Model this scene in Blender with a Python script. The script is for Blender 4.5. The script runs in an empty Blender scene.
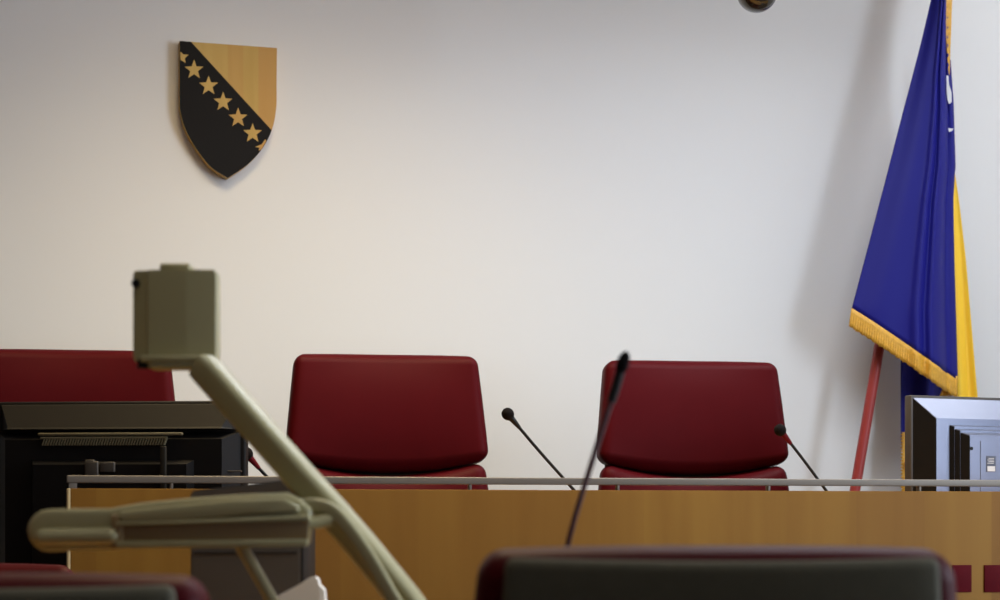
import bpy, bmesh, math, random
from mathutils import Vector, Matrix
random.seed(7)
C = bpy.context.scene.collection
PI = math.pi
A = math.radians(14.7)            # the camera looks a little to the right of square-on to the back wall
CA, SA = math.cos(A), math.sin(A)
F = 2000.0                        # focal length in pixels of a 1000 px wide frame
HY = 516.0                        # the row of the horizon
EYE = 1.13

# ------------------------------------------------------------------ geometry helpers
def W(px, py, d):                 # world point at camera depth d
    x = (px-500)/F*d; z = (HY-py)/F*d + EYE
    return Vector((x*CA + d*SA, -x*SA + d*CA, z))
def WY(px, py, Y):                # world point on the plane y = Y
    u = (px-500)/F
    d = Y/(CA - u*SA)
    return W(px, py, d)
def L(px, py, d, o=(0, 0, 0)):    # point in a frame turned with the camera, relative to o
    return Vector(((px-500)/F*d - o[0], d - o[1], (HY-py)/F*d + EYE - o[2]))

def nb(): return bmesh.new()
def rbox(bm, c, s, r=0.004, seg=3, M=None, cuts=(0, 0, 0), deform=None):
    t = bmesh.new()
    bmesh.ops.create_cube(t, size=1.0)
    for v in t.verts: v.co = Vector((v.co.x*s[0], v.co.y*s[1], v.co.z*s[2]))
    if r > 0:
        bmesh.ops.bevel(t, geom=t.edges[:], offset=min(r, min(s)*.49), segments=seg, profile=.5, affect='EDGES')
    for ax in range(3):
        for k in range(1, cuts[ax]+1):
            co = Vector((0, 0, 0)); co[ax] = -s[ax]/2 + s[ax]*k/(cuts[ax]+1)
            n = Vector((0, 0, 0)); n[ax] = 1
            bmesh.ops.bisect_plane(t, geom=t.verts[:]+t.edges[:]+t.faces[:], plane_co=co, plane_no=n)
    for v in t.verts:
        p = v.co.copy()
        if deform: p = Vector(deform(p))
        p = p + Vector(c)
        if M: p = M @ p
        v.co = p
    _merge(bm, t)
def _merge(bm, t):
    me = bpy.data.meshes.new('tmp'); t.to_mesh(me); t.free(); bm.from_mesh(me); bpy.data.meshes.remove(me)
def frames(pts):
    pts = [Vector(p) for p in pts]
    tans = []
    for i in range(len(pts)):
        a = pts[max(i-1, 0)]; b = pts[min(i+1, len(pts)-1)]
        tans.append((b-a).normalized())
    ref = Vector((0, 0, 1)) if abs(tans[0].z) < .9 else Vector((0, 1, 0))
    n = (ref - tans[0]*ref.dot(tans[0])).normalized()
    out = []
    for t in tans:
        n = (n - t*n.dot(t)).normalized()
        out.append((t, n, t.cross(n)))
    return pts, out
def sweep(bm, pts, prof, scales=None, caps=True):   # prof: list of (a, b) offsets
    pts, fr = frames(pts)
    rings = []
    for i, p in enumerate(pts):
        s = scales[i] if scales else 1
        t, n, b = fr[i]
        rings.append([bm.verts.new(p + n*(q[0]*s) + b*(q[1]*s)) for q in prof])
    m = len(prof)
    for i in range(len(rings)-1):
        for k in range(m):
            bm.faces.new((rings[i][k], rings[i][(k+1) % m], rings[i+1][(k+1) % m], rings[i+1][k]))
    if caps:
        bm.faces.new(rings[0][::-1]); bm.faces.new(rings[-1])
def circ(r, n=14, ry=None):
    ry = ry or r
    return [(r*math.cos(2*PI*k/n), ry*math.sin(2*PI*k/n)) for k in range(n)]
def tube(bm, pts, r, n=14, radii=None):
    sweep(bm, pts, circ(1, n), scales=radii if radii else [r]*len(pts))
def rrect(w, h, r, n=4):
    out = []
    for cx, cy, a0 in ((w/2-r, h/2-r, 0), (-w/2+r, h/2-r, PI/2), (-w/2+r, -h/2+r, PI), (w/2-r, -h/2+r, 1.5*PI)):
        for k in range(n+1):
            a = a0 + PI/2*k/n; out.append((cx+r*math.cos(a), cy+r*math.sin(a)))
    return out
def lathe(bm, prof, c=(0, 0, 0), n=24, M=None):     # prof: (r, z)
    rings = []
    for r, z in prof:
        ring = []
        for k in range(n):
            p = Vector((r*math.cos(2*PI*k/n), r*math.sin(2*PI*k/n), z))
            if M: p = M @ p
            ring.append(bm.verts.new(p + Vector(c)))
        rings.append(ring)
    for i in range(len(rings)-1):
        for k in range(n):
            bm.faces.new((rings[i][k], rings[i][(k+1) % n], rings[i+1][(k+1) % n], rings[i+1][k]))
    bm.faces.new(rings[0][::-1]); bm.faces.new(rings[-1])
def prism(bm, poly, f0, f1):                        # poly 2-D; f0/f1 map (a, b) to 3-D front / back
    a = [bm.verts.new(f0(*p)) for p in poly]; b = [bm.verts.new(f1(*p)) for p in poly]
    bm.faces.new(a); bm.faces.new(b[::-1])
    for i in range(len(poly)):
        j = (i+1) % len(poly)
        bm.faces.new((a[i], b[i], b[j], a[j]))
def spline(pts, n):                                 # Catmull-Rom through the points
    P = [Vector(p) for p in pts]; P = [P[0]*2-P[1]] + P + [P[-1]*2-P[-2]]
    out = []
    for i in range(1, len(P)-2):
        for k in range(n):
            t = k/n
            out.append(.5*((2*P[i]) + (P[i+1]-P[i-1])*t + (2*P[i-1]-5*P[i]+4*P[i+1]-P[i+2])*t*t + (3*P[i]-P[i-1]-3*P[i+1]+P[i+2])*t**3))
    out.append(P[-2]); return out
def obj(name, bm, m, parent=None, smooth=True, sharp=40):
    bmesh.ops.recalc_face_normals(bm, faces=bm.faces[:])
    me = bpy.data.meshes.new(name); bm.to_mesh(me); bm.free()
    if smooth:
        for p in me.polygons: p.use_smooth = True
        try: me.set_sharp_from_angle(angle=math.radians(sharp))
        except Exception: pass
    o = bpy.data.objects.new(name, me); C.objects.link(o)
    if m: me.materials.append(m)
    if parent: o.parent = parent
    return o
def tag(o, label, cat, group=None, kind=None):
    o['label'] = label; o['category'] = cat
    if group: o['group'] = group
    if kind: o['kind'] = kind
    return o
def thing(name, label, cat, loc=(0, 0, 0), rotz=0, group=None):
    o = bpy.data.objects.new(name, None); C.objects.link(o)
    o.empty_display_size = .1
    o.location = loc; o.rotation_euler = (0, 0, rotz)
    return tag(o, label, cat, group)
def struct(name, bm, m, parent=None):
    o = obj(name, bm, m, parent)
    if not parent: o['kind'] = 'structure'
    return o
def copy_tree(o, parent=None):
    c = o.copy(); C.objects.link(c)
    if parent: c.parent = parent
    for ch in [x for x in list(C.objects) if x.parent == o]: copy_tree(ch, c)
    return c

# ------------------------------------------------------------------ materials
def srgb(r, g, b):
    f = lambda c: (c/12.92 if c <= .04045 else ((c+.055)/1.055)**2.4)
    return (f(r/255), f(g/255), f(b/255), 1)
def mat(name, col, rough=.5, metal=0, bump=0, bscale=200, var=0, vscale=8, spec=.5, coat=0, sheen=0):
    m = bpy.data.materials.new(name); m.use_nodes = True
    nt = m.node_tree; N = nt.nodes; b = N['Principled BSDF']
    b.inputs['Base Color'].default_value = col
    b.inputs['Roughness'].default_value = rough; b.inputs['Metallic'].default_value = metal
    b.inputs['Specular IOR Level'].default_value = spec
    b.inputs['Coat Weight'].default_value = coat
    b.inputs['Sheen Weight'].default_value = sheen
    tc = N.new('ShaderNodeTexCoord')
    if bump:
        n = N.new('ShaderNodeTexNoise'); n.inputs['Scale'].default_value = bscale; n.inputs['Detail'].default_value = 3
        bp = N.new('ShaderNodeBump'); bp.inputs['Strength'].default_value = bump; bp.inputs['Distance'].default_value = .002
        nt.links.new(tc.outputs['Object'], n.inputs['Vector']); nt.links.new(n.outputs['Fac'], bp.inputs['Height'])
        nt.links.new(bp.outputs['Normal'], b.inputs['Normal'])
    if var:
        n = N.new('ShaderNodeTexNoise'); n.inputs['Scale'].default_value = vscale; n.inputs['Detail'].default_value = 4
        r = N.new('ShaderNodeMapRange'); r.inputs['To Min'].default_value = 1-var; r.inputs['To Max'].default_value = 1+var
        mx = N.new('ShaderNodeVectorMath'); mx.operation = 'SCALE'; mx.inputs[0].default_value = col[:3]
        nt.links.new(tc.outputs['Object'], n.inputs['Vector']); nt.links.new(n.outputs['Fac'], r.inputs['Value'])
        nt.links.new(r.outputs['Result'], mx.inputs['Scale']); nt.links.new(mx.outputs['Vector'], b.inputs['Base Color'])
    return m
def emit(name, col, s):
    m = bpy.data.materials.new(name); m.use_nodes = True
    b = m.node_tree.nodes['Principled BSDF']
    b.inputs['Base Color'].default_value = col
    b.inputs['Emission Color'].default_value = col; b.inputs['Emission Strength'].default_value = s
    return m
def wood(name, c1, c2, c3, scale=(14, 14, 1.1), plank=0.0, rough=.42):
    m = bpy.data.materials.new(name); m.use_nodes = True
    nt = m.node_tree; N = nt.nodes; K = nt.links; b = N['Principled BSDF']
    b.inputs['Roughness'].default_value = rough; b.inputs['Specular IOR Level'].default_value = .25
    tc = N.new('ShaderNodeTexCoord')
    mp = N.new('ShaderNodeMapping'); mp.inputs['Scale'].default_value = scale
    n = N.new('ShaderNodeTexNoise'); n.inputs['Scale'].default_value = 1.6; n.inputs['Detail'].default_value = 8; n.inputs['Distortion'].default_value = .4
    ramp = N.new('ShaderNodeValToRGB')
    ramp.color_ramp.elements[0].position = .32; ramp.color_ramp.elements[0].color = c1
    ramp.color_ramp.elements[1].position = .68; ramp.color_ramp.elements[1].color = c2
    K.new(tc.outputs['Object'], mp.inputs['Vector']); K.new(mp.outputs['Vector'], n.inputs['Vector']); K.new(n.outputs['Fac'], ramp.inputs['Fac'])
    out = ramp.outputs['Color']
    if plank:
        sx = N.new('ShaderNodeSeparateXYZ'); K.new(tc.outputs['Object'], sx.inputs['Vector'])
        dv = N.new('ShaderNodeMath'); dv.operation = 'DIVIDE'; dv.inputs[1].default_value = plank; K.new(sx.outputs['X'], dv.inputs[0])
        fl = N.new('ShaderNodeMath'); fl.operation = 'FLOOR'; K.new(dv.outputs[0], fl.inputs[0])
        wn = N.new('ShaderNodeTexWhiteNoise'); wn.noise_dimensions = '1D'; K.new(fl.outputs[0], wn.inputs['W'])
        mx = N.new('ShaderNodeMix'); mx.data_type = 'RGBA'; mx.inputs['B'].default_value = c3
        ml = N.new('ShaderNodeMath'); ml.operation = 'MULTIPLY'; ml.inputs[1].default_value = .7; K.new(wn.outputs['Value'], ml.inputs[0])
        K.new(ml.outputs[0], mx.inputs['Factor']); K.new(out, mx.inputs['A']); out = mx.outputs['Result']
    K.new(out, b.inputs['Base Color'])
    return m

M = {}
M['wall'] = mat('wall_paint', (.76, .755, .75, 1), .75, bump=.06, bscale=60, spec=.25)
M['added_panelling'] = wood('added_dark_panelling', srgb(92, 62, 36), srgb(108, 74, 44), srgb(84, 56, 32), (9, 9, .8))  # unseen left wall's dark finish, added to dim reflections and fill
M['ceiling'] = mat('ceiling_paint', (.6, .58, .55, 1), .85)
M['floor'] = mat('floor_carpet', srgb(92, 80, 72), .95, bump=.4, bscale=300, var=.15, vscale=30)
M['leather'] = mat('red_leather', srgb(68, 7, 13), .5, bump=.12, bscale=320, var=.08, vscale=20, spec=.06)
M['shell'] = mat('grey_back_fabric', srgb(88, 84, 70), .8, spec=.2, bump=.25, bscale=500, var=.1, vscale=60)
M['black'] = mat('black_plastic', srgb(14, 12, 12), .5, spec=.25)
M['blackmatt'] = mat('matt_black_plastic', srgb(13, 10, 10), .6, spec=.2, bump=.1, bscale=400)
M['beige'] = mat('beige_plastic', srgb(168, 160, 118), .36, bump=.03, bscale=300, var=.04)
M['beige2'] = mat('brown_beige_plastic', srgb(150, 124, 82), .5)
M['chrome'] = mat('chrome', srgb(190, 190, 190), .2, metal=1)
M['alu'] = mat('brushed_aluminium', srgb(128, 119, 108), .5, metal=.2, bump=.05, bscale=400)
M['bench'] = wood('honey_veneer', srgb(140, 97, 30), srgb(152, 109, 38), srgb(128, 84, 27), (9, 9, .8), plank=.17, rough=.62)
M['edge'] = mat('pale_wood_edge', srgb(205, 180, 130), .5)
M['inlay'] = mat('maroon_inlay', srgb(92, 14, 24), .7, spec=.1, var=.08, vscale=30)
M['top'] = wood('desk_top_veneer', srgb(190, 138, 70), srgb(206, 156, 84), srgb(180, 126, 60), (1, 12, 12))
M['shieldwood'] = wood('shield_wood', srgb(200, 168, 100), srgb(188, 156, 86), srgb(190, 140, 80), (14, 14, 1.2), plank=.045, rough=.5)
M['shieldblack'] = mat('shield_black', srgb(10, 7, 9), .6, spec=.2)
M['blue'] = mat('blue_satin', srgb(24, 24, 118), .5, bump=.1, bscale=500, spec=.2)
M['yellow'] = mat('yellow_satin', srgb(250, 204, 60), .5, spec=.3, bump=.1, bscale=500)
M['gold'] = mat('gold_fringe', srgb(214, 160, 52), .5, bump=.5, bscale=260, var=.3, vscale=120)
M['redfringe'] = mat('red_thread', srgb(140, 36, 40), .6)
M['white'] = mat('white_cloth', srgb(205, 205, 208), .6)
M['pole'] = mat('red_brown_pole', srgb(150, 44, 40), .45, var=.08, vscale=20)
M['silver'] = mat('silver_plastic', srgb(112, 116, 134), .3, metal=.5, bump=.1, bscale=700)
M['charcoal'] = mat('charcoal_plastic', srgb(66, 60, 54), .5, bump=.1, bscale=500)
M['bevel'] = mat('grey_brown_bezel', srgb(34, 30, 24), .55, spec=.2, bump=.15, bscale=600)
M['vent'] = mat('grey_vent', srgb(104, 96, 74), .5, spec=.3)
M['label'] = mat('paper_label', srgb(225, 225, 225), .6)
M['ink'] = mat('label_ink', srgb(90, 95, 110), .6)
M['slate'] = mat('dark_grey_case', srgb(78, 72, 66), .55, bump=.1, bscale=500)
M['paper'] = mat('white_paper', srgb(240, 234, 226), .8)
M['domeglass'] = mat('dark_dome', srgb(40, 34, 26), .12, coat=.5)
M['maroonstem'] = mat('maroon_stem', srgb(70, 24, 34), .5)
M['frame'] = mat('window_frame_white', srgb(225, 225, 225), .4)
M['screen'] = mat('dark_screen', srgb(12, 12, 15), .15)
M['rubber'] = mat('rubber', srgb(20, 16, 16), .9, spec=.1)
gl = bpy.data.materials.new('window_glass'); gl.use_nodes = True
g = gl.node_tree.nodes['Principled BSDF']; g.inputs['Transmission Weight'].default_value = 1; g.inputs['Roughness'].default_value = 0; g.inputs['IOR'].default_value = 1.05
M['glass'] = gl

# ------------------------------------------------------------------ the room
XL, XR, YB, YW, H = -2.6, 4.3, -2.6, 5.95, 3.3
DAIS = .40
bm = nb(); rbox(bm, ((XL+XR)/2, (YB+YW)/2, -.05), (XR-XL+.4, YW-YB+.4, .1), 0); struct('floor', bm, M['floor'])
bm = nb(); rbox(bm, ((XL+XR)/2, (YB+YW)/2, H+.05), (XR-XL+.4, YW-YB+.4, .1), 0); struct('ceiling', bm, M['ceiling'])
bm = nb(); rbox(bm, ((XL+XR)/2, YW+.1, H/2), (XR-XL+.4, .2, H), 0); struct('wall_back', bm, M['wall'])
bm = nb(); rbox(bm, (XL-.1, (YB+YW)/2, H/2), (.2, YW-YB, H), 0); struct('wall_left', bm, M['added_panelling'])
bm = nb(); rbox(bm, ((XL+XR)/2, YB-.1, H/2), (XR-XL+.4, .2, H), 0); struct('wall_front', bm, M['wall'])
WY0, WY1, WZ0, WZ1 = .7, 2.7, 1.0, 2.75
bm = nb()
rbox(bm, (XR+.1, (YB+WY0)/2, H/2), (.2, WY0-YB, H), 0)
rbox(bm, (XR+.1, (WY1+YW)/2, H/2), (.2, YW-WY1, H), 0)
rbox(bm, (XR+.1, (WY0+WY1)/2, WZ0/2), (.2, WY1-WY0, WZ0), 0)
rbox(bm, (XR+.1, (WY0+WY1)/2, (WZ1+H)/2), (.2, WY1-WY0, H-WZ1), 0)
struct('wall_right', bm, M['wall'])
bm = nb()
for y in (WY0+.03, (WY0*2+WY1)/3, (WY0+WY1*2)/3, WY1-.03): rbox(bm, (XR+.1, y, (WZ0+WZ1)/2), (.06, .06, WZ1-WZ0), .005)
for z in (WZ0+.03, WZ1-.03): rbox(bm, (XR+.1, (WY0+WY1)/2, z), (.06, WY1-WY0, .06), .005)
win = struct('window_1', bm, M['frame'])
bm = nb(); rbox(bm, (XR+.1, (WY0+WY1)/2, (WZ0+WZ1)/2), (.008, WY1-WY0-.1, WZ1-WZ0-.1), 0); obj('window_pane', bm, M['glass'], win)
bm = nb(); rbox(bm, ((XL+XR)/2, (4.25+YW)/2, DAIS/2), (XR-XL, YW-4.25, DAIS), .004); o = struct('dais_1', bm, M['floor'])  # raised dais platform behind the bench front
for nm, s, c in (('baseboard_left', (.015, YW-YB, .08), (XL+.008, (YB+YW)/2, .04)), ('baseboard_back', (XR-XL, .015, .08), ((XL+XR)/2, YW-.008, DAIS+.04))):
    bm = nb(); rbox(bm, c, s, .003); struct(nm, bm, M['bench'])

# ceiling lights: the room's lamps, plus an added highlight panel and fill panel
lampmat = emit('ceiling_light_glow', (1.0, .80, .56, 1), 3)
def ceiling_light(x, y, sx, sy, label, m=lampmat):
    t = thing('ceiling_light', label, 'ceiling light', (x, y, H), 0, 'ceiling light panels')
    bm = nb()
    for s in (-1, 1):
        rbox(bm, (s*(sx/2+.015), 0, -.02), (.03, sy+.06, .04), .003); rbox(bm, (0, s*(sy/2+.015), -.02), (sx, .03, .04), .003)
    obj('frame', bm, M['frame'], t)
    bm = nb(); rbox(bm, (0, 0, -.012), (sx, sy, .02), 0); obj('diffuser', bm, m, t)
    return t
ceiling_light(.8, 4.4, .6, 1.2, 'warm ceiling light panel in front of the wooden shield')
cool = emit('cool_ceiling_light_glow', (.86, .92, 1.0, 1), 1.5)
ceiling_light(3.6, 5.15, .9, .6, 'added cool highlight panel above the flag in the right corner', emit('added_highlight_glow', (.9, .95, 1.0, 1), 9))  # added glow, placed to reflect in the silver monitor's top bevel
ceiling_light(.3, 1.9, .6, 1.2, 'added neutral fill panel above the foreground desk', emit('added_fill_glow', (1, .93, .82, 1), 4))  # added fill that brightens the foreground chairs and document camera
ceiling_light(2.15, 4.3, 1.4, .45, 'long cool ceiling light panel above the judges bench', cool)

def area(name, loc, rot, sx, sy, e, col, spread=180):
    d = bpy.data.lights.new(name, 'AREA'); d.shape = 'RECTANGLE'; d.size = sx; d.size_y = sy; d.energy = e; d.color = col
    d.spread = math.radians(spread)
    o = bpy.data.objects.new(name, d); C.objects.link(o); o.location = loc; o.rotation_euler = rot; return o
area('window_daylight', (XR+.02, (WY0+WY1)/2, (WZ0+WZ1)/2), (0, math.radians(90), 0), WZ1-WZ0-.1, WY1-WY0-.1, 140, (.73, .85, 1.0))
area('lamp_light', (.8, 4.4, H-.03), (0, 0, 0), .55, 1.1, 30, (1.0, .77, .40), 122)
area('bench_light', (2.15, 4.3, H-.03), (0, 0, 0), 1.3, .4, 38, (.86, .92, 1.0), 142)

# ------------------------------------------------------------------ the judges' bench
BY = 4.2
def X_at(px, Y): return WY(px, 500, Y).x
bx0, bx1 = X_at(67, BY), 3.7
PT = WY(500, 489.8, BY).z
bench = thing('judges_bench', 'long honey wood judges bench with a thin rail along its top', 'bench', ((bx0+bx1)/2, BY, 0))
bo = Vector(bench.location)
def bb(c, s, r=.002): b = nb(); rbox(b, Vector(c)-bo, s, r); return b
obj('front_panel', bb(((bx0+.007+bx1)/2, BY+.0125, PT/2), (bx1-bx0-.007, .025, PT)), M['bench'], bench)
obj('edge_strip', bb((bx0+.0035, BY+.0125, PT/2), (.007, .0255, PT)), M['edge'], bench)
RB, RT = WY(500, 484.5, BY).z, WY(500, 477.4, BY).z
obj('rail', bb(((bx0+bx1)/2, BY+.012, (RB+RT)/2), (bx1-bx0, .022, RT-RB)), M['alu'], bench)
for px in (73, 172, 323, 471, 619, 770, 921):
    w = .016 if px == 73 else .005
    obj('rail_post', bb((X_at(px, BY), BY+.012, (PT+RB)/2+.0005), (w, .016, RB-PT+.003), .0005), M['alu'], bench)
WT = 1.10
wx0 = .66
for p0 in (952, 984, 1016, 1048):
    a, b_ = WY(p0, 565, BY), WY(p0+19, 592, BY)
    obj('square_inlay', bb(((a.x+b_.x)/2, BY-.001, (a.z+b_.z)/2), (b_.x-a.x, .005, a.z-b_.z), .0008), M['inlay'], bench)

desk = thing('judges_worktop', 'wooden worktop behind the bench front, under the microphones and silver monitor', 'desk', ((wx0+bx1)/2, BY+.28, DAIS))
bo = Vector(desk.location)
obj('end_panel', bb((bx1-.0125, BY+.035+.245, (WT-.026+DAIS)/2), (.025, .48, WT-.026-DAIS)), M['bench'], desk)
obj('worktop', bb(((wx0+bx1-.03)/2, BY+.03+.25, WT-.0125), (bx1-.03-wx0, .50, .025)), M['top'], desk)
for x in (wx0+.02, 1.45, 2.3):
    obj('support_panel', bb((x, BY+.03+.19, (DAIS+WT-.025)/2), (.02, .36, WT-.025-DAIS)), M['top'], desk)
# low black side table under the left monitor
ST = .93
tb = thing('side_table', 'low black side table behind the left end of the wooden bench', 'table', (0, 4.44, DAIS))
bm = nb(); rbox(bm, (0, 0, ST-DAIS-.015), (1.24, .34, .03), .004); obj('tabletop', bm, M['blackmatt'], tb)
bm = nb(); rbox(bm, (0, -.14, (ST-DAIS-.03)/2), (1.16, .015, ST-DAIS-.03), .002); obj('front_panel', bm, M['blackmatt'], tb)
for s in (-1, 1):
    for q in (-1, 1):
        bm = nb(); rbox(bm, (s*.59, q*.145, (ST-DAIS-.03)/2), (.035, .035, ST-DAIS-.03), .003); obj('leg', bm, M['blackmatt'], tb)

# ------------------------------------------------------------------ red chairs
def wrapy(x, k=.55): return -k*x*x
def make_chair(label, group, drop=0.0):
    t = thing('office_chair', label, 'chair', (0, 0, 0), 0, group)
    tilt = Matrix.Translation((0, .215, .78)) @ Matrix.Rotation(math.radians(-7), 4, 'X')
    TZ = 1.154-.78                                  # top of the upper pad over the tilt origin
    # upper pad
    hgt = .300
    def dfu(p):
        v = p.z/hgt+.5; u = p.x/.265
        x = p.x*(1.0-.10*max(0, v)**1.2)
        z = p.z
        if v < .5: z -= (.030*(1-u*u)-.018)*(1-v*2)
        z -= .009*max(0, v-.5)*2*abs(u)**2.5
        y = p.y
        if p.y < 0: y -= .026*(1-min(1, abs(u))**2.4)*(1-abs(2*v-1)**2.2) - .004
        y += wrapy(p.x, .5)
        return (x, y, z)
    bm = nb(); rbox(bm, (0, 0, TZ-hgt/2), (.530, .085, hgt), 0.028, 6, tilt, (14, 0, 9), dfu)
    obj('headrest', bm, M['leather'], t)
    # lower pad
    h2 = .30
    def dfl(p):
        v = p.z/h2+.5; u = p.x/.26
        x = p.x*(.93+.05*math.sin(v*PI)); y = p.y
        if p.y < 0: y -= .03*(1-min(1, abs(u))**2.4)*(1-abs(2*v-1)**3)
        z = p.z - (.030*(1-u*u)-.016 if v > .5 else 0)
        return (x, y + wrapy(p.x, .5), z)
    bm = nb(); rbox(bm, (0, .004, TZ-hgt-.004-h2/2), (.545, .08, h2), .034, 6, tilt, (14, 0, 9), dfl)
    obj('backrest', bm, M['leather'], t)
    # grey outer shell
    def dsh(p):
        v = (p.z)/.60+.5
        x = p.x*(1-.09*max(0, v-.5)*2); return (x, p.y + wrapy(p.x, .5), p.z)
    bm = nb(); rbox(bm, (0, .048, TZ-.015-.27), (.468, .022, .555), .010, 3, tilt, (14, 0, 8), dsh)
    obj('back_shell', bm, M['shell'], t)
    # seat
    def dse(p):
        u = p.x/.26; w = p.y/.25
        return (p.x*(1-.06*(p.y/.25)), p.y, p.z + (.012*(1-u*u)*(1-w*w) if p.z > 0 else 0) - (.02 if p.y < -.2 else 0))
    bm = nb(); rbox(bm, (0, -.03, .49), (.52, .50, .095), .04, 6, None, (6, 6, 0), dse); obj('seat', bm, M['leather'], t)
    bm = nb(); rbox(bm, (0, -.01, .425), (.40, .38, .035), .012, 3); obj('seat_plate', bm, M['black'], t)
    bm = nb(); sweep(bm, spline([(0, .10, .42), (0, .22, .43), (0, .285, .52), (0, .292, .62), (0, .295, .70)], 5), rrect(.014, .07, .006)); obj('back_bracket', bm, M['black'], t)
    for s in (-1, 1):
        bm = nb(); sweep(bm, spline([(s*.20, .02, .425), (s*.285, .02, .43), (s*.30, .02, .50), (s*.295, .02, .62), (s*.29, .0, .665)], 5), rrect(.05, .014, .006)); a = obj('armrest', bm, M['black'], t)
        bm = nb(); rbox(bm, (s*.288, -.02, .682), (.055, .24, .03), .013, 4); obj('arm_pad', bm, M['black'], a)
    bm = nb(); lathe(bm, [(.028, .10), (.028, .24), (.016, .24), (.016, .42)], n=18); obj('gas_lift', bm, M['black'], t)
    bm = nb(); lathe(bm, [(.045, .075), (.045, .115), (.028, .125)], n=20)
    for k in range(5):
        a = 2*PI*k/5 + .3; d = Vector((math.cos(a), math.sin(a), 0))
        sweep(bm, [d*.03+Vector((0, 0, .10)), d*.15+Vector((0, 0, .094)), d*.255+Vector((0, 0, .072))], rrect(.034, .045, .008), [1, .85, .62])
    st = obj('star_base', bm, M['black'], t)
    for k in range(5):
        a = 2*PI*k/5 + .3; d = Vector((math.cos(a), math.sin(a), 0)); q = Vector((-d.y, d.x, 0)); c = d*.248+Vector((0, 0, .026))
        bm = nb()
        for s in (-1, 1): tube(bm, [c+q*(s*.007), c+q*(s*.022)], .026, 16)
        tube(bm, [c+q*-.02, c+q*.02], .006, 8); tube(bm, [c, c+Vector((0, 0, .036))], .007, 8)
        obj('caster', bm, M['black'], st)
    return t

CY = 5.10
GB = 'red chairs in a row behind the bench'
chair = make_chair('red leather chair behind the bench, left of the central microphone', GB)
def place_chair(o, px, Y, yaw, z=0):
    x = WY(px, 500, Y).x
    o.rotation_euler = (0, 0, yaw)
    off = Matrix.Rotation(yaw, 3, 'Z') @ Vector((0, .20, 0))
    o.location = (x-off.x, Y-off.y, z)
YAW = math.radians(-5)
place_chair(chair, 387, CY, YAW, DAIS)
c3 = copy_tree(chair); place_chair(c3, 692.5, CY, YAW, DAIS); c3['label'] = 'red leather chair behind the bench, nearest the flag'
c1 = copy_tree(chair); place_chair(c1, 74, CY+.05, YAW, DAIS); c1['label'] = 'red leather chair behind the black monitor, cut off by the left edge'
f1 = copy_tree(chair); f1['label'] = 'large blurred chair seen from behind, grey back with red rim, in the foreground right'; f1['group'] = 'foreground chairs seen from behind'
place_chair(f1, 712, 1.93, PI+math.radians(-13), -.052)
f2 = copy_tree(chair); f2['label'] = 'blurred chair seen from behind under the document camera, bottom left corner'; f2['group'] = 'foreground chairs seen from behind'
place_chair(f2, -22, 2.15, PI+math.radians(-13), -.080)
f3 = copy_tree(chair); f3['label'] = 'dark red chair top just below the black monitor, mostly hidden by the nearest chair'; del f3['group']
place_chair(f3, -62, 3.72, math.radians(-8), -.108)

# ------------------------------------------------------------------ shield on the wall
SY = YW - .035
sh = thing('shield_plaque', 'wooden shield with black field, diagonal row of stars, hung on the white wall', 'wall plaque', (WY(228, 110, SY).x, YW-.001, WY(228, 178, SY).z))
so = Vector(sh.location)
def sp(px, py, dy=0): p = WY(px, py, SY); return Vector((p.x, SY+dy, p.z)) - so
def sfun(dy): return lambda a, b: sp(a, b, dy)
right = [tuple(v)[:2] for v in spline([(277, 48, 0), (276.6, 80, 0), (276.2, 108, 0), (271.8, 130, 0), (262, 149, 0), (247, 165, 0), (228, 178, 0)], 5)]
left = [tuple(v)[:2] for v in spline([(228, 178, 0), (211, 167, 0), (196, 148, 0), (185.5, 129, 0), (180.5, 112, 0), (179.6, 98, 0), (179.6, 70, 0), (179.6, 41, 0)], 5)]
outline = right + left[1:]
bm = nb(); prism(bm, outline, sfun(0), sfun(.0355)); obj('board', bm, M['shieldwood'], sh, smooth=False)
dl = lambda x: 42 + (x-191)*(126.5-42)/(272.5-191)   # lower-left edge of the bare wood
blk = [(191, 41.9), (271.6, 130.2)] + [p for p in right if p[1] > 131] + left[1:]
# parallel to the band
bm = nb(); prism(bm, blk, sfun(-.0015), sfun(.0005)); obj('black_field', bm, M['shieldblack'], sh, smooth=False)
def star(cx, cy, R, r0=-PI/2, clip=None):
    pts = []
    for k in range(10):
        a = r0 + k*PI/5; r = R if k % 2 == 0 else R*.42
        pts.append((cx + r*math.cos(a), cy + r*math.sin(a)*1.04))
    return pts
for cx, cy in ((194, 70), (208.5, 86), (223, 102), (238, 118), (252.5, 133.5)):
    bm = nb(); prism(bm, star(cx, cy, 9.8), sfun(-.003), sfun(-.0012)); obj('star', bm, M['shieldwood'], sh, smooth=False)
for poly in ([(180.2, 52), (182, 53), (183, 54.5), (188.5, 55), (184.6, 58.5), (185.5, 63), (180.4, 60)],
             [(265, 139.5), (266.3, 141), (261.2, 149.6), (258.6, 150.8), (259.2, 147.8), (255, 147), (261.4, 144.6)]):
    bm = nb(); prism(bm, poly, sfun(-.003), sfun(-.0012)); obj('star', bm, M['shieldwood'], sh, smooth=False)

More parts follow.
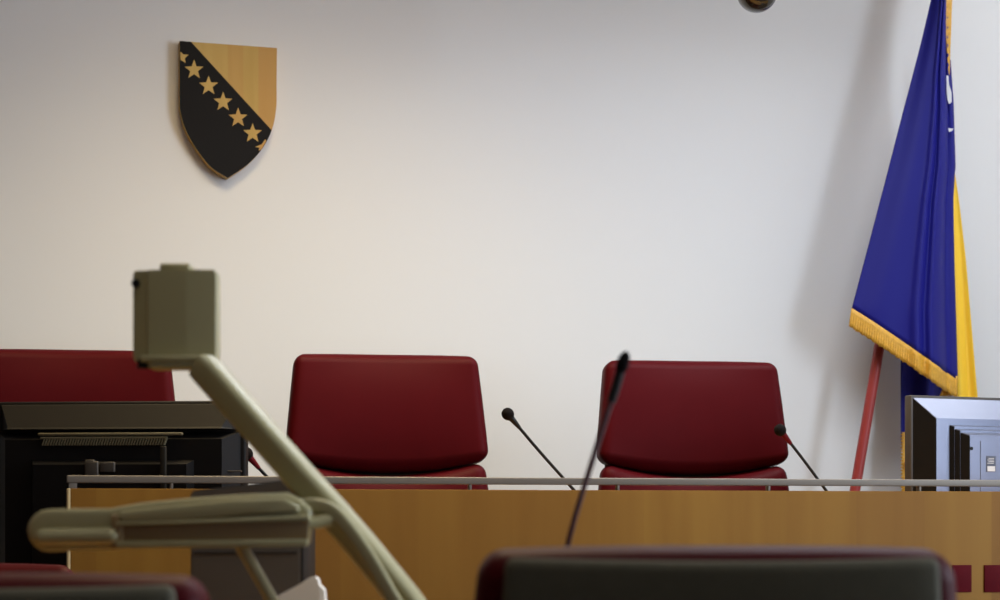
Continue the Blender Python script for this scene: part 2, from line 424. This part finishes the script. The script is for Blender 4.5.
# ------------------------------------------------------------------ flag and pole
FY = 5.71
pb, ptop = WY(855, 490, FY+.055), WY(880, 343, FY+.055)
dirp = (ptop-pb).normalized(); dirp.y = 0; dirp.normalize()
foot = pb + dirp*((DAIS+.06-pb.z)/dirp.z); tip = pb + dirp*((2.93-pb.z)/dirp.z)
fp = thing('flagpole', 'dark red leaning flagpole standing behind the bench', 'flagpole', (foot.x, foot.y, DAIS))
fo = Vector(fp.location)
bm = nb(); tube(bm, [foot-fo, tip-fo], .0165, 20); obj('pole', bm, M['pole'], fp)
bm = nb(); lathe(bm, [(.14, 0), (.145, .012), (.13, .03), (.07, .045), (.045, .10), (.032, .13)], n=32); obj('base', bm, M['black'], fp)
bm = nb(); lathe(bm, [(.012, 0), (.022, .012), (.014, .03), (.026, .06), (.004, .12)], c=tip-fo, n=18); obj('finial', bm, M['gold'], fp)

fl = thing('flag', 'blue and yellow flag with gold fringe draped from the red pole', 'flag', (foot.x+.15, FY, 1.2))
flo = Vector(fl.location)
def lerp_poly(pts, y):
    if y <= pts[0][1]: return pts[0][0]
    for (x0, y0), (x1, y1) in zip(pts, pts[1:]):
        if y <= y1: return x0 + (x1-x0)*(y-y0)/(y1-y0)
    return pts[-1][0]
def cloth(name, le, re, y0, hem, Y, fold, m, cols=34, rows=44, th=.003, parent=fl):
    """le/re: left and right edges as (x, y) pixels; hem(s): bottom y at fraction s; fold(s, t) depth offset."""
    bm = nb(); g = []
    for j in range(rows+1):
        t = j/rows; row = []
        for i in range(cols+1):
            s = i/cols
            yb = hem(s); y = y0 + (yb-y0)*t
            x = lerp_poly(le, y) + (lerp_poly(re, y)-lerp_poly(le, y))*s
            p = WY(x, y, Y + fold(s, t)); row.append(bm.verts.new(p-flo))
        g.append(row)
    for j in range(rows):
        for i in range(cols): bm.faces.new((g[j][i], g[j][i+1], g[j+1][i+1], g[j+1][i]))
    o = obj(name, bm, m, parent, sharp=180)
    sm = o.modifiers.new('thick', 'SOLIDIFY'); sm.thickness = th; sm.offset = 0
    return o
def ffold(s, t):
    e = .12+.88*t
    k = s/.76 if s < .76 else (1-s)/.24
    k = k*k*(3-2*k)*.35 + k*.65
    y = -.085*e*k
    y -= .010*math.exp(-((s-.62)/.05)**2)*(.3+t) - .014*math.exp(-((s-.70)/.035)**2)*(.4+.6*t)
    return y + .016*math.exp(-((s-.90)/.03)**2) + .006*math.sin(s*11+t*2)*t
le = [(950, -75), (931, 0), (920.5, 45), (897, 135), (885.5, 180), (869, 243), (851, 311)]
re_ = [(956, -75), (948, 0), (949.5, 75), (953, 110), (955, 165), (953, 200), (954, 260), (956, 330), (957.5, 381)]
hem = lambda s: 309 + 72*(s**1.08)
cloth('blue_field', le, re_, -75, hem, FY, ffold, M['blue'], 60, 60)
# gold fringe along the hem
bm = nb()
n = 150
ring = []
for i in range(n+1):
    s = i/n
    y0 = hem(s); x0 = lerp_poly(le, y0)+(lerp_poly(re_, y0)-lerp_poly(le, y0))*s
    row = []
    for j in range(5):
        y = y0 - 1 + j*(19 + (.5*math.sin(i*2.1)+.5*math.sin(i*.77)))/4*(1 if s > .04 else .95)
        p = WY(x0 - (2.0*j/4)*(1-s), y, FY + ffold(s, 1) - .003 + .0015*math.sin(i*1.9)*(j/4))
        row.append(bm.verts.new(p-flo))
    ring.append(row)
for i in range(n):
    for j in range(4): bm.faces.new((ring[i][j], ring[i+1][j], ring[i+1][j+1], ring[i][j+1]))
o = obj('fringe', bm, M['gold'], fl, sharp=25); sm = o.modifiers.new('thick', 'SOLIDIFY'); sm.thickness = .004
# dark blue back fold
cloth('blue_back_fold', [(930, 180), (901, 330), (901, 440), (906, 470), (905, 520)], [(940, 180), (955, 340), (950, 400), (945, 520)], 200, lambda s: 520,
      FY+.13, lambda s, t: .014*math.sin(s*9), M['blue'], 24, 20)
bm = nb()
ring = []
for i in range(60):
    y = 432 + i*1.2
    row = [bm.verts.new(WY(x, y, FY+.115)-flo) for x in (910+1.0*math.sin(i*1.3), 904+1.6*math.sin(i*1.7), 901.5+1.6*math.sin(i*2.3))]
    ring.append(row)
for i in range(59):
    for j in range(2): bm.faces.new((ring[i][j], ring[i+1][j], ring[i+1][j+1], ring[i][j+1]))
o = obj('back_fringe', bm, M['gold'], fl); sm = o.modifiers.new('thick', 'SOLIDIFY'); sm.thickness = .004
bm = nb(); tube(bm, spline([WY(906, 462, FY+.10)-flo, WY(909, 475, FY+.10)-flo, WY(907, 488, FY+.10)-flo, WY(908, 498, FY+.10)-flo], 4), .006, 8); obj('tassel', bm, M['redfringe'], fl)
# yellow field, folded
cloth('yellow_field', [(952.5, 165), (951, 205), (953, 300), (956, 420)], [(953.5, 165), (959, 200), (966, 260), (972, 330), (978, 400), (978, 420)], 165, lambda s: 420,
      FY+.045, lambda s, t: -.012*math.sin(s*PI*2.4)*t, M['yellow'], 20, 30)
# hem corner that turns under
cloth('fringe_corner', [(948, 376), (940, 396)], [(957.5, 376), (957, 396)], 376, lambda s: 396, FY-.002, lambda s, t: .004*math.sin(s*12), M['gold'], 12, 6)
# side strips at the right edge
cloth('blue_side_fold', [(948, 60), (949, 110), (952, 172)], [(950.5, 60), (953.5, 104), (955.5, 168), (954, 176)], 60, lambda s: 174, FY+.06, lambda s, t: 0, M['blue'], 8, 20)
cloth('gold_side_fringe', [(944, -60), (944, 0), (946, 40), (948.5, 75)], [(953, -60), (952, 0), (951, 30), (950, 55), (949.6, 75)], -60, lambda s: 75, FY-.006, lambda s, t: .003*math.sin(t*90), M['gold'], 8, 40)
bm = nb()
prism(bm, [(946.4, 75), (948.4, 76), (949.2, 85), (951.5, 92), (951.8, 102), (949.0, 104), (947.6, 100), (946.8, 92)], lambda a, b: WY(a, b, FY-.030)-flo, lambda a, b: WY(a, b, FY-.027)-flo)
obj('star', bm, M['white'], fl, smooth=False)
bm = nb()
prism(bm, [(948.2, 128), (951.8, 128.6), (954, 128), (952.2, 131), (949.0, 132)], lambda a, b: WY(a, b, FY-.030)-flo, lambda a, b: WY(a, b, FY-.027)-flo)
obj('star', bm, M['white'], fl, smooth=False)

# ------------------------------------------------------------------ microphones
def mic(label, group, pts, rs, head_r, head_l, base_z, stem='black', red=False, base=True):
    """pts: world points from head to base."""
    P = [Vector(p) for p in pts]; ft = P[-1]
    t = thing('gooseneck_microphone', label, 'microphone', (ft.x, ft.y, base_z), 0, group)
    o = Vector(t.location)
    d = (P[0]-P[1]).normalized()
    bm = nb(); tube(bm, spline([p-o for p in P], 8), rs, 10); obj('stem', bm, M[stem], t)
    bm = nb(); n = 13
    q = [P[0] + d*(head_l*(k/(n-1))) - o for k in range(n)]
    tube(bm, q, 0, 16, [max(.0008, head_r*math.sqrt(max(0, 1-((k/(n-1))*2-1)**2))) for k in range(n)])
    obj('windscreen', bm, M['rubber'], t)
    bm = nb(); tube(bm, [P[0]-d*.028-o, P[0]+d*.006-o], 0, 12, [rs*1.2, head_r*.55])
    obj('collar', bm, M['inlay' if red else 'black'], t)
    if base:
        bm = nb(); rbox(bm, (0, 0, .012), (.075, .10, .024), .007, 3); obj('base', bm, M['black'], t)
    return t
GM = 'gooseneck microphones on the bench'
def bench_mic(label, ph, pm, pe, red=False, Y=4.55):
    d0 = WY(pe[0], 500, Y)
    p0, p1, p2 = WY(*ph, Y), WY(*pm, Y), WY(*pe, Y)
    dr = (p2-p1).normalized()
    k = (p2.z - (WT+.05))/max(.3, -dr.z)
    p3 = p2 + dr*k*.9; p4 = Vector((p3.x+.012, p3.y, WT+.02))
    return mic(label, GM, [p0, p1, p2, p3, p4], 0.0038, .0148, .031, WT, red=red)
bench_mic('black gooseneck microphone between the two middle red chairs', (512, 419), (540, 452), (573, 489))
bench_mic('gooseneck microphone leaning across the right edge of the chair nearest the flag', (784, 435), (802, 458), (825, 489), True)
bench_mic('gooseneck microphone peeking out beside the black monitor', (251, 459), (257, 466), (268, 478), True, 4.5)

# ------------------------------------------------------------------ monitors seen from the back
def stepped(bm, w0, h0, y0, w1, h1, y1, cz=0, rings=1, dz=0):
    """a frustum from (w0,h0) at y0 to (w1,h1) at y1 with closed front"""
    v = []
    for w, h, y, z in ((w0, h0, y0, cz), (w1, h1, y1, cz+dz)):
        v.append([bm.verts.new((sx*w/2, y, z+sz*h/2)) for sx, sz in ((-1, -1), (1, -1), (1, 1), (-1, 1))])
    for k in range(4): bm.faces.new((v[0][k], v[0][(k+1) % 4], v[1][(k+1) % 4], v[1][k]))
    bm.faces.new(v[0][::-1]); bm.faces.new(v[1])

# right monitor, silver
ml = WY(910.5, 395, 4.62)
th = math.radians(11)
mw, mh = .40, ml.z-(WT+.02)
mc = Vector((ml.x, ml.y, 0)) + Vector((math.cos(th), math.sin(th), 0))*(mw/2)
mr = thing('computer_monitor', 'silver grey monitor seen from behind at the right end of the bench', 'monitor', (mc.x, mc.y, WT), th)
cz = ml.z-WT-mh/2
bm = nb(); rbox(bm, (0, .012, cz), (mw, .028, mh), .004, 2); obj('bezel', bm, M['charcoal'], mr)
bm = nb(); rbox(bm, (0, .0275, cz), (mw-.03, .003, mh-.03), 0); obj('screen', bm, M['screen'], mr)
bm = nb(); stepped(bm, mw-.012, mh-.010, 0, mw-.072, mh-.104, -.058, cz, dz=-.008); o = obj('rear_cover', bm, M['silver'], mr, smooth=False)
bm = nb(); stepped(bm, mw-.155, mh-.12, -.057, mw-.165, mh-.128, -.070, cz-.016)
stepped(bm, mw-.17, mh-.135, -.070, mw-.18, mh-.143, -.083, cz-.019)
stepped(bm, mw-.185, mh-.149, -.083, mw-.205, mh-.165, -.105, cz-.021)
rp = obj('stepped_back', bm, M['silver'], mr, smooth=False)
def shade_sheet(s_, w0, h0, y0, w1, h1, y1, c, dz=0, g=.0012):  # thin black sheet that paints shade onto a silver side
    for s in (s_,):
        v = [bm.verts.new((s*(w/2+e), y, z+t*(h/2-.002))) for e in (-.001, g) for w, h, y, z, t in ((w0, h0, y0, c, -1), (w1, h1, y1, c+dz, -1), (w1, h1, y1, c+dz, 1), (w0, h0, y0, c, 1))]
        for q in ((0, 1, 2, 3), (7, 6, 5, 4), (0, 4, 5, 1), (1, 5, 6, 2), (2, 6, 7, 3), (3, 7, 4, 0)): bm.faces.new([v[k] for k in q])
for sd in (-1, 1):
    bm = nb(); shade_sheet(sd, mw-.012, mh-.010, 0, mw-.072, mh-.104, -.058, cz, -.008)
    o1 = obj('dark_side', bm, M['blackmatt'], mr, smooth=False); o1['label'] = 'painted shade on the side'
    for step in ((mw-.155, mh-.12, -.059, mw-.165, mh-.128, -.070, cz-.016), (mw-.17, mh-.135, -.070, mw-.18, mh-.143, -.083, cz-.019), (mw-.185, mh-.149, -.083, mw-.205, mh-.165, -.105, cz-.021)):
        bm = nb(); shade_sheet(sd, *step)
        o1 = obj('step_shade', bm, M['blackmatt'], rp, smooth=False); o1['label'] = 'painted shade on the side of one step'
def m_right(px, py):      # a point on the stepped back
    n = Vector((math.sin(th), -math.cos(th), 0)); p0 = Vector(mr.location) + n*.1055
    d = (W(px, py, 1) - W(500, HY, 0)); org = Vector((0, 0, EYE)); d = W(px, py, 1)-org
    k = (p0-org).dot(n)/d.dot(n); q = org + d*k
    return Matrix.Rotation(-th, 3, 'Z') @ (q - Vector(mr.location))
q = m_right(971.5, 448.5); bm = nb(); tube(bm, [q+Vector((0, .001, 0)), q+Vector((0, -.0012, 0))], .0045, 12); obj('screw_hole', bm, M['black'], rp)
q = m_right(980.5, 447); bm = nb(); rbox(bm, (q.x, q.y, cz-.035), (.0012, .0012, .15), 0); obj('seam', bm, M['ink'], rp)
q = m_right(991, 464)
bm = nb(); rbox(bm, q, (.030, .0014, .040), 0); lb = obj('sticker', bm, M['ink'], rp)
bm = nb(); rbox(bm, q+Vector((0, -.0008, -.012)), (.024, .001, .013), 0); obj('white_patch', bm, M['label'], lb)
bm = nb()
for k in range(4): rbox(bm, q+Vector((-.002+.002*(k % 2), -.0008, .002+.004*k)), (.020-.003*(k % 2), .001, .0014), 0)
obj('print_lines', bm, M['label'], lb)
bm = nb(); rbox(bm, (0, .02, .008), (.20, .16, .016), .006, 3); obj('stand_base', bm, M['silver'], mr)

# left monitor, black
d0 = 4.38
lth = -A - math.radians(6)
right_top = W(246, 400.5, d0-.03)
lw, bz = .567, ST+.055
lh = right_top.z - bz
lc = Vector((right_top.x, right_top.y, 0)) - Vector((math.cos(lth), math.sin(lth), 0))*(lw/2)
mlft = thing('computer_monitor', 'wide black monitor seen from behind, overlapping the left end of the bench', 'monitor', (lc.x, lc.y, ST), lth)
cz = bz-ST+lh/2
bm = nb(); rbox(bm, (0, .012, cz), (lw, .03, lh), .006, 3); obj('bezel', bm, M['blackmatt'], mlft)
bm = nb(); rbox(bm, (0, .0275, cz), (lw-.04, .003, lh-.04), 0); obj('screen', bm, M['screen'], mlft)
# sloping grey strip along the top of the rear
bm = nb()
prof = [(-.002, lh/2-.006), (-.002, lh/2-.062), (-.040, lh/2-.062), (-.036, lh/2-.058), (-.006, lh/2-.008)]
vv = []
for s, w1, w2 in ((-1, lw/2-.02, lw/2-.045), (1, lw/2-.02, lw/2-.045)):
    vv.append([bm.verts.new((s*(w1 if y > -.02 else w2), y, cz+z)) for y, z in prof])
for k in range(5): bm.faces.new((vv[0][k], vv[0][(k+1) % 5], vv[1][(k+1) % 5], vv[1][k]))
bm.faces.new(vv[0][::-1]); bm.faces.new(vv[1])
obj('top_bevel', bm, M['bevel'], mlft, smooth=False)
bm = nb(); stepped(bm, lw-.02, lh-.075, -.001, lw-.085, lh-.11, -.045, cz-.03); rc = obj('rear_cover', bm, M['blackmatt'], mlft, smooth=False)
bm = nb(); stepped(bm, .36, lh-.16, -.044, .34, lh-.18, -.072, cz-.05)
rb = obj('rear_bulge', bm, M['blackmatt'], mlft, smooth=False)
sx = lambda px: (px-116)/F*(d0-.05)                       # across the back
szz = lambda py: (HY-py)/F*(d0-.08)+EYE-ST
bm = nb(); rbox(bm, ((sx(40)+sx(188))/2, -.050, szz(433.6)), (sx(188)-sx(40), .012, .006), .002); obj('vent_hood', bm, M['vent'], rc)
bm = nb()
for k in range(46):
    x = sx(45)+(sx(172)-sx(45))*(k+.5)/46
    t = Matrix.Translation((x, -.050, szz(441))) @ Matrix.Rotation(math.radians(20), 4, 'Y')
    rbox(bm, (0, 0, 0), (.0028, .014, .017), 0, M=t)
rbox(bm, ((sx(43)+sx(172))/2, -.049, szz(437)), (sx(172)-sx(43), .014, .0035), 0)
obj('vent_slats', bm, M['vent'], rc, smooth=False)
bm = nb(); rbox(bm, (sx(99), -.074, szz(470)), (.030, .016, .038), .003); rbox(bm, (sx(97), -.074, szz(462)), (.020, .014, .01), .002); obj('port_block', bm, M['charcoal'], rb)
bm = nb(); rbox(bm, (sx(115), -.074, szz(467)), (.032, .012, .022), .002); obj('connector', bm, M['charcoal'], rb)
bm = nb(); rbox(bm, (sx(172), -.078, szz(480)), (.0125, .012, .145), .002); obj('cable_channel', bm, M['bevel'], rb)
bm = nb(); rbox(bm, (sx(234), -.028, szz(471)), (.05, .01, .003), .001); obj('side_tab', bm, M['charcoal'], rc)
bm = nb(); rbox(bm, (0, -.02, .045), (.10, .03, .09), .005); rbox(bm, (0, 0, .008), (.26, .18, .016), .006); obj('stand', bm, M['blackmatt'], mlft)

# ------------------------------------------------------------------ front desk
DY0, DY1, DT = 2.36, 3.12, .75
dk = thing('front_desk', 'long wooden desk the blurred foreground chairs face', 'desk', (.9, (DY0+DY1)/2, 0))
bm = nb(); rbox(bm, (0, 0, DT-.015), (4.2, DY1-DY0, .03), .004); obj('desktop', bm, M['top'], dk)
bm = nb(); rbox(bm, (0, .30, .40), (4.0, .02, .64), .003); obj('modesty_panel', bm, M['bench'], dk)
for x in (-2.02, 2.02):
    for y in (-.30, .30):
        bm = nb(); rbox(bm, (x, y, (DT-.03)/2), (.06, .06, DT-.03), .006); obj('leg', bm, M['charcoal'], dk)

# ------------------------------------------------------------------ document camera (visualiser)
D = 2.5
BO = (L(470, 500, D).x, D+.03, DT)                       # origin of the base, camera-turned frame
broot = Vector((BO[0]*CA + BO[1]*SA, -BO[0]*SA + BO[1]*CA, DT))
dc = thing('document_camera', 'beige document camera on a slanted arm with a long lamp arm, blurred in the foreground', 'document camera', broot, -A)
def P(px, py, d=D): return L(px, py, d, BO)
u = D/F
# head
c = P(168.0, 312)
bm = nb()
hx = lambda px: P(px-7, 300).x; hz = lambda py: P(300, py).z
poly = [(133.5, 274), (134, 270), (152, 268.5), (153.5, 267.5), (196, 267.5), (215, 269), (218, 272), (218, 348), (213, 356), (196, 359), (153, 359), (134.5, 353)]
# footprint in plan, rounded, extruded upward
plan = [(-.053, -.012), (-.047, -.024), (-.030, -.028), (-.027, -.034), (.010, -.040), (.030, -.036), (.046, -.028), (.053, -.018), (.053, .035), (.04, .05), (-.04, .05), (-.053, .035)]
plan = [(-.052, .02), (-.051, .010), (-.033, .004), (-.031, -.002), (.012, -.006), (.019, -.006), (.0505, -.003), (.052, .0), (.050, .045), (.04, .055), (-.04, .055), (-.052, .045)]
zt, zb = hz(267), hz(358.5)
lv = []
for z, s in ((zb, .965), (zb+.004, .99), (zb+.012, 1), (zt-.008, 1), (zt-.002, .985), (zt, .95)):
    lv.append([bm.verts.new((c.x + .0025 + x*s*1.05, y*s, z)) for x, y in plan])
for i in range(len(lv)-1):
    for k in range(len(plan)): bm.faces.new((lv[i][k], lv[i][(k+1) % len(plan)], lv[i+1][(k+1) % len(plan)], lv[i+1][k]))
bm.faces.new(lv[0][::-1]); bm.faces.new(lv[-1])
hd = obj('camera_head', bm, M['beige'], dc, sharp=12)
bm = nb(); rbox(bm, (hx(177), .03, hz(263.5)), (.038, .05, .010), .003, 3); obj('top_cap', bm, M['beige'], hd)
bm = nb(); rbox(bm, (hx(151.5), .001, (zt+zb)/2), (.0025, .004, zt-zb-.012), .0008); obj('seam', bm, M['beige2'], hd)
bm = nb(); tube(bm, [(hx(137.5), .02, hz(280)), (hx(137.5), .004, hz(280))], .0055, 14); obj('knob', bm, M['black'], hd)
bm = nb(); rbox(bm, (hx(183), .0, hz(363.5)), (.072, .045, .011), .003); rbox(bm, (hx(180), 0, hz(358)), (.085, .05, .008), .002); nk = obj('neck_bracket', bm, M['beige'], hd)
bm = nb(); tube(bm, [(hx(147), -.005, hz(358)), (hx(147), -.005, hz(367))], .008, 18); obj('lens', bm, M['black'], hd)
# main arm
dd = Vector((0, .0, 0))
bm = nb(); sweep(bm, [P(202, 366, D+.01), P(207, 371, D+.005), P(298, 474), P(331, 510), P(363, 547), P(406, 600), P(470, 690), P(500, 790)], rrect(.036, .034, .009), [.95, 1, 1, 1, 1, 1, 1, 1.1]); obj('main_arm', bm, M['beige'], dc)
# brace that branches from the lamp hinge and runs down along the arm
bm = nb(); sweep(bm, spline([P(285, 508, D-.03), P(310, 505, D-.03), P(328, 509, D-.032), P(343, 522, D-.034), P(368, 556, D-.034), P(395, 602, D-.034), P(448, 690, D-.03), P(478, 790, D-.01)], 6), rrect(.018, .014, .005)); obj('brace', bm, M['beige'], dc)
bm = nb(); rbox(bm, P(388, 583, D-.0185), (.004, .004, .004), .0)
bm.free()
# lamp arm
LD = D-.045
def PL(px, py, dy=0): return L(px, py, LD, BO) + Vector((0, dy, 0))
def slab(name, poly, y0, y1, m, par, bev=.004):
    bm = nb(); prism(bm, poly, lambda a, b: PL(a, b, y0), lambda a, b: PL(a, b, y1))
    bmesh.ops.recalc_face_normals(bm, faces=bm.faces[:])
    bmesh.ops.bevel(bm, geom=[e for e in bm.edges if abs((e.verts[0].co-e.verts[1].co).normalized().y) < .5], offset=bev, segments=3, profile=.5, affect='EDGES')
    return obj(name, bm, m, par, sharp=50)
def arcp(cx, cy, rx, ry, a0, a1, n=8): return [(cx+rx*math.cos(math.radians(a0+(a1-a0)*k/n)), cy+ry*math.sin(math.radians(a0+(a1-a0)*k/n))) for k in range(n+1)]
upper = arcp(49, 530.5, 22, 21.5, 90, 270) + [(75, 508.5), (110, 508.5), (140, 503), (190, 498), (250, 494), (286, 492.5), (300, 499), (311, 508), (312, 516), (308, 544), (290, 546), (180, 548), (75, 551)]
la = slab('lamp_arm', upper, -.004, .040, M['beige'], dc, .007)
slab('upper_lip', arcp(126, 517, 6, 6, 90, 270) + [(160, 507), (232, 500), (285, 498), (300, 506), (300, 512), (250, 515), (180, 522)], -.015, .0, M['beige'], la, .004)
slab('recess', [(122, 526), (310, 521), (308, 539), (122, 541)], -.0075, .0, M['beige2'], la, .001)
slab('middle_rib', [(118, 522), (180, 520.5), (310, 515), (312, 521), (118, 526)], -.016, .0, M['beige'], la, .003)
slab('lower_rib', [(118, 541), (309, 539), (308, 546), (118, 548.5)], -.014, .0, M['beige'], la, .0025)
bm = nb(); tube(bm, spline([PL(44, 537, -.008), PL(80, 536.5, -.008), PL(112, 536, -.008)], 4), .0105, 16)
for px in (44, 112):
    q = PL(px, 537 if px == 44 else 536, -.008); lathe(bm, [(.0008, -.010), (.006, -.0085), (.0095, -.004), (.0105, 0), (.0095, .004), (.006, .0085), (.0008, .010)], c=q, n=16)
obj('lamp_tube', bm, M['beige'], la)
slab('lamp_collar', [(113, 514), (124, 516), (124, 548), (113, 549)], -.012, .0, M['beige2'], la, .003)
bm = nb(); tube(bm, [PL(306, 524, .0), PL(330, 520, .012)], .008, 14); obj('hinge', bm, M['beige'], la)
# lamp post
bm = nb(); tube(bm, [PL(234, 538, .02), PL(272, 604, .02), PL(374, 790, .03)], .0078, 16); obj('lamp_post', bm, M['beige'], dc)
# base plate with stage
bm = nb(); rbox(bm, (-.0725, .0, .014), (.275, .30, .028), .010, 4); rbox(bm, (-.0725, .03, .031), (.21, .20, .008), .003, 2); bs = obj('base', bm, M['beige'], dc)
bm = nb()
rbox(bm, (P(500, 790).x, P(500, 790).y, .045), (.06, .06, .05), .008, 3); rbox(bm, (P(374, 790).x, P(374, 790).y-.015, .045), (.03, .03, .045), .006, 3)
obj('pivot', bm, M['beige'], bs)

# ------------------------------------------------------------------ dark grey computer tower on the front desk
TD = 2.92
TO = (L(252, 500, TD).x, TD+.12, DT)
tr = Vector((TO[0]*CA+TO[1]*SA, -TO[0]*SA+TO[1]*CA, DT))
tw = thing('computer_tower', 'dark grey computer tower with a sloping top, standing behind the document camera', 'computer', tr, -A)
T = lambda px, py, dy=0: L(px, py, TD, TO) + Vector((0, dy, 0))
bm = nb(); zb_ = 0.006
f = [T(190.5, 491), T(286, 480), T(301, 480)]
body = [(f[0].x, zb_), (f[0].x, f[0].z), (f[1].x, f[1].z), (f[2].x, f[2].z), (f[2].x, zb_)]
y0 = f[0].y
prism(bm, body, lambda a, b: Vector((a, y0, b)), lambda a, b: Vector((a, y0+.19, b)))
bmesh.ops.recalc_face_normals(bm, faces=bm.faces[:]); bmesh.ops.bevel(bm, geom=bm.edges[:], offset=.003, segments=2, affect='EDGES')
tc_ = obj('case', bm, M['slate'], tw, sharp=50)
bm = nb(); a, b2 = T(300.5, 481), T(313.5, 483)
rbox(bm, (a.x+.002, y0+.096, (a.z+zb_)/2-.001), (.004, .186, a.z-zb_-.004), .001, 2); obj('dark_side', bm, M['black'], tw)
bm = nb(); rbox(bm, ((f[0].x+f[2].x)/2, y0-.001, T(0, 553).z), (f[2].x-f[0].x-.012, .003, .0015), 0); obj('bay_line', bm, M['black'], tc_)
bm = nb()
for sx_ in (-.06, .06):
    for sy_ in (.0, .15): rbox(bm, (sx_, y0+.02+sy_, .004), (.02, .02, .008), .001)
obj('foot', bm, M['rubber'], tw)

# ------------------------------------------------------------------ white papers propped up behind the document camera
PD = 2.72
PO = (L(300, 600, PD).x, PD, DT)
pr = Vector((PO[0]*CA+PO[1]*SA, -PO[0]*SA+PO[1]*CA, DT))
pp = thing('paper_stack', 'propped white papers with a slanted top edge beside the computer tower', 'papers', pr, -A)
bm = nb()
Q = lambda px, py, dy=0: L(px, py, PD, PO) + Vector((0, dy, 0))
bt = lambda px: (HY-(DT-EYE)/PD*F)
yb = HY + (EYE-DT)/PD*F - 1
top = [(255, 607), (268, 601), (285, 592), (300, 584), (309, 578), (315, 577), (318, 580), (320, 592), (325, 640), (340, yb), (262, yb)]
prism(bm, top, lambda a, b: Q(a, b, -.02*(b-577)/200), lambda a, b: Q(a, b, .03-.0*(b-577)/200))
obj('front_sheets', bm, M['paper'], pp, sharp=30)
bm = nb()
prism(bm, [(318, 584), (324, 590), (328, 640), (343, yb), (335, yb), (322, 620)], lambda a, b: Q(a, b, .0), lambda a, b: Q(a, b, .03)); obj('back_sheets', bm, M['paper'], pp, sharp=30)

# ------------------------------------------------------------------ foreground microphone
MD = 2.3
pts = [W(619, 376, MD), W(611, 402, MD), W(592, 462, MD), W(567, 548, MD), W(553, 640, MD+.05), W(556, 740, MD+.2), W(567, 800, MD+.26)]
pts[-1].z = DT+.015
mf = mic('tall blurred gooseneck microphone rising in front of the bench behind the foreground chair', None, pts[:4] + pts[4:], .0034, .0075, .030, DT)
for ch in [x for x in C.objects if x.parent == mf and x.name.startswith('stem')]:
    ch.data.materials.clear(); ch.data.materials.append(M['maroonstem'])
bm = nb(); o_ = Vector(mf.location); tube(bm, [p-o_ for p in spline([W(620, 372, MD), W(615.5, 388, MD), W(611, 402, MD)], 4)], .0058, 12); obj('upper_sleeve', bm, M['black'], mf)

# ------------------------------------------------------------------ dark ball hanging from the ceiling
BD = 5.2
bc = W(757, -8, BD)
br = thing('ceiling_dome', 'dark glossy ball hanging on a thin rod from the ceiling', 'dome camera', (bc.x, bc.y, H))
r = 20.5/F*BD
bm = nb(); nn = 14
lathe(bm, [(max(.0006, r*math.sin(PI*k/(2*nn))), -r*math.cos(PI*k/(2*nn))) for k in range(nn+1)] + [(r*1.0, .004)], c=(0, 0, bc.z-H), n=36); obj('dome', bm, M['domeglass'], br)
bm = nb(); lathe(bm, [(r*1.06, .002), (r*1.06, .02), (r*.98, .035), (r*.5, .05), (.014, .055)], c=(0, 0, bc.z-H), n=36); obj('housing', bm, M['chrome'], br)
bm = nb(); tube(bm, [(0, 0, bc.z-H+.05), (0, 0, -.01)], .011, 14); lathe(bm, [(.045, -.025), (.05, 0)], n=24); obj('rod', bm, M['chrome'], br)

# ------------------------------------------------------------------ world, camera, colour
w = bpy.data.worlds.new('World'); bpy.context.scene.world = w; w.use_nodes = True
w.node_tree.nodes['Background'].inputs['Color'].default_value = (.75, .85, 1, 1)
w.node_tree.nodes['Background'].inputs['Strength'].default_value = 1.0
cd = bpy.data.cameras.new('Camera'); cam = bpy.data.objects.new('Camera', cd); C.objects.link(cam)
cam.location = (0, 0, EYE); cam.rotation_euler = (PI/2, 0, -A)
cd.sensor_width = 36; cd.lens = 36*F/1000; cd.shift_y = (HY-300)/1000; cd.clip_start = .05
cd.dof.use_dof = True; cd.dof.focus_distance = 4.8; cd.dof.aperture_fstop = 5.6
bpy.context.scene.camera = cam
sc = bpy.context.scene
sc.view_settings.view_transform = 'Standard'; sc.view_settings.look = 'None'
sc.view_settings.gamma = 1; sc.view_settings.use_curve_mapping = False
sc.view_settings.exposure = -0.08
try:
    sc.cycles.use_denoising = True; sc.cycles.max_bounces = 8
except Exception: pass
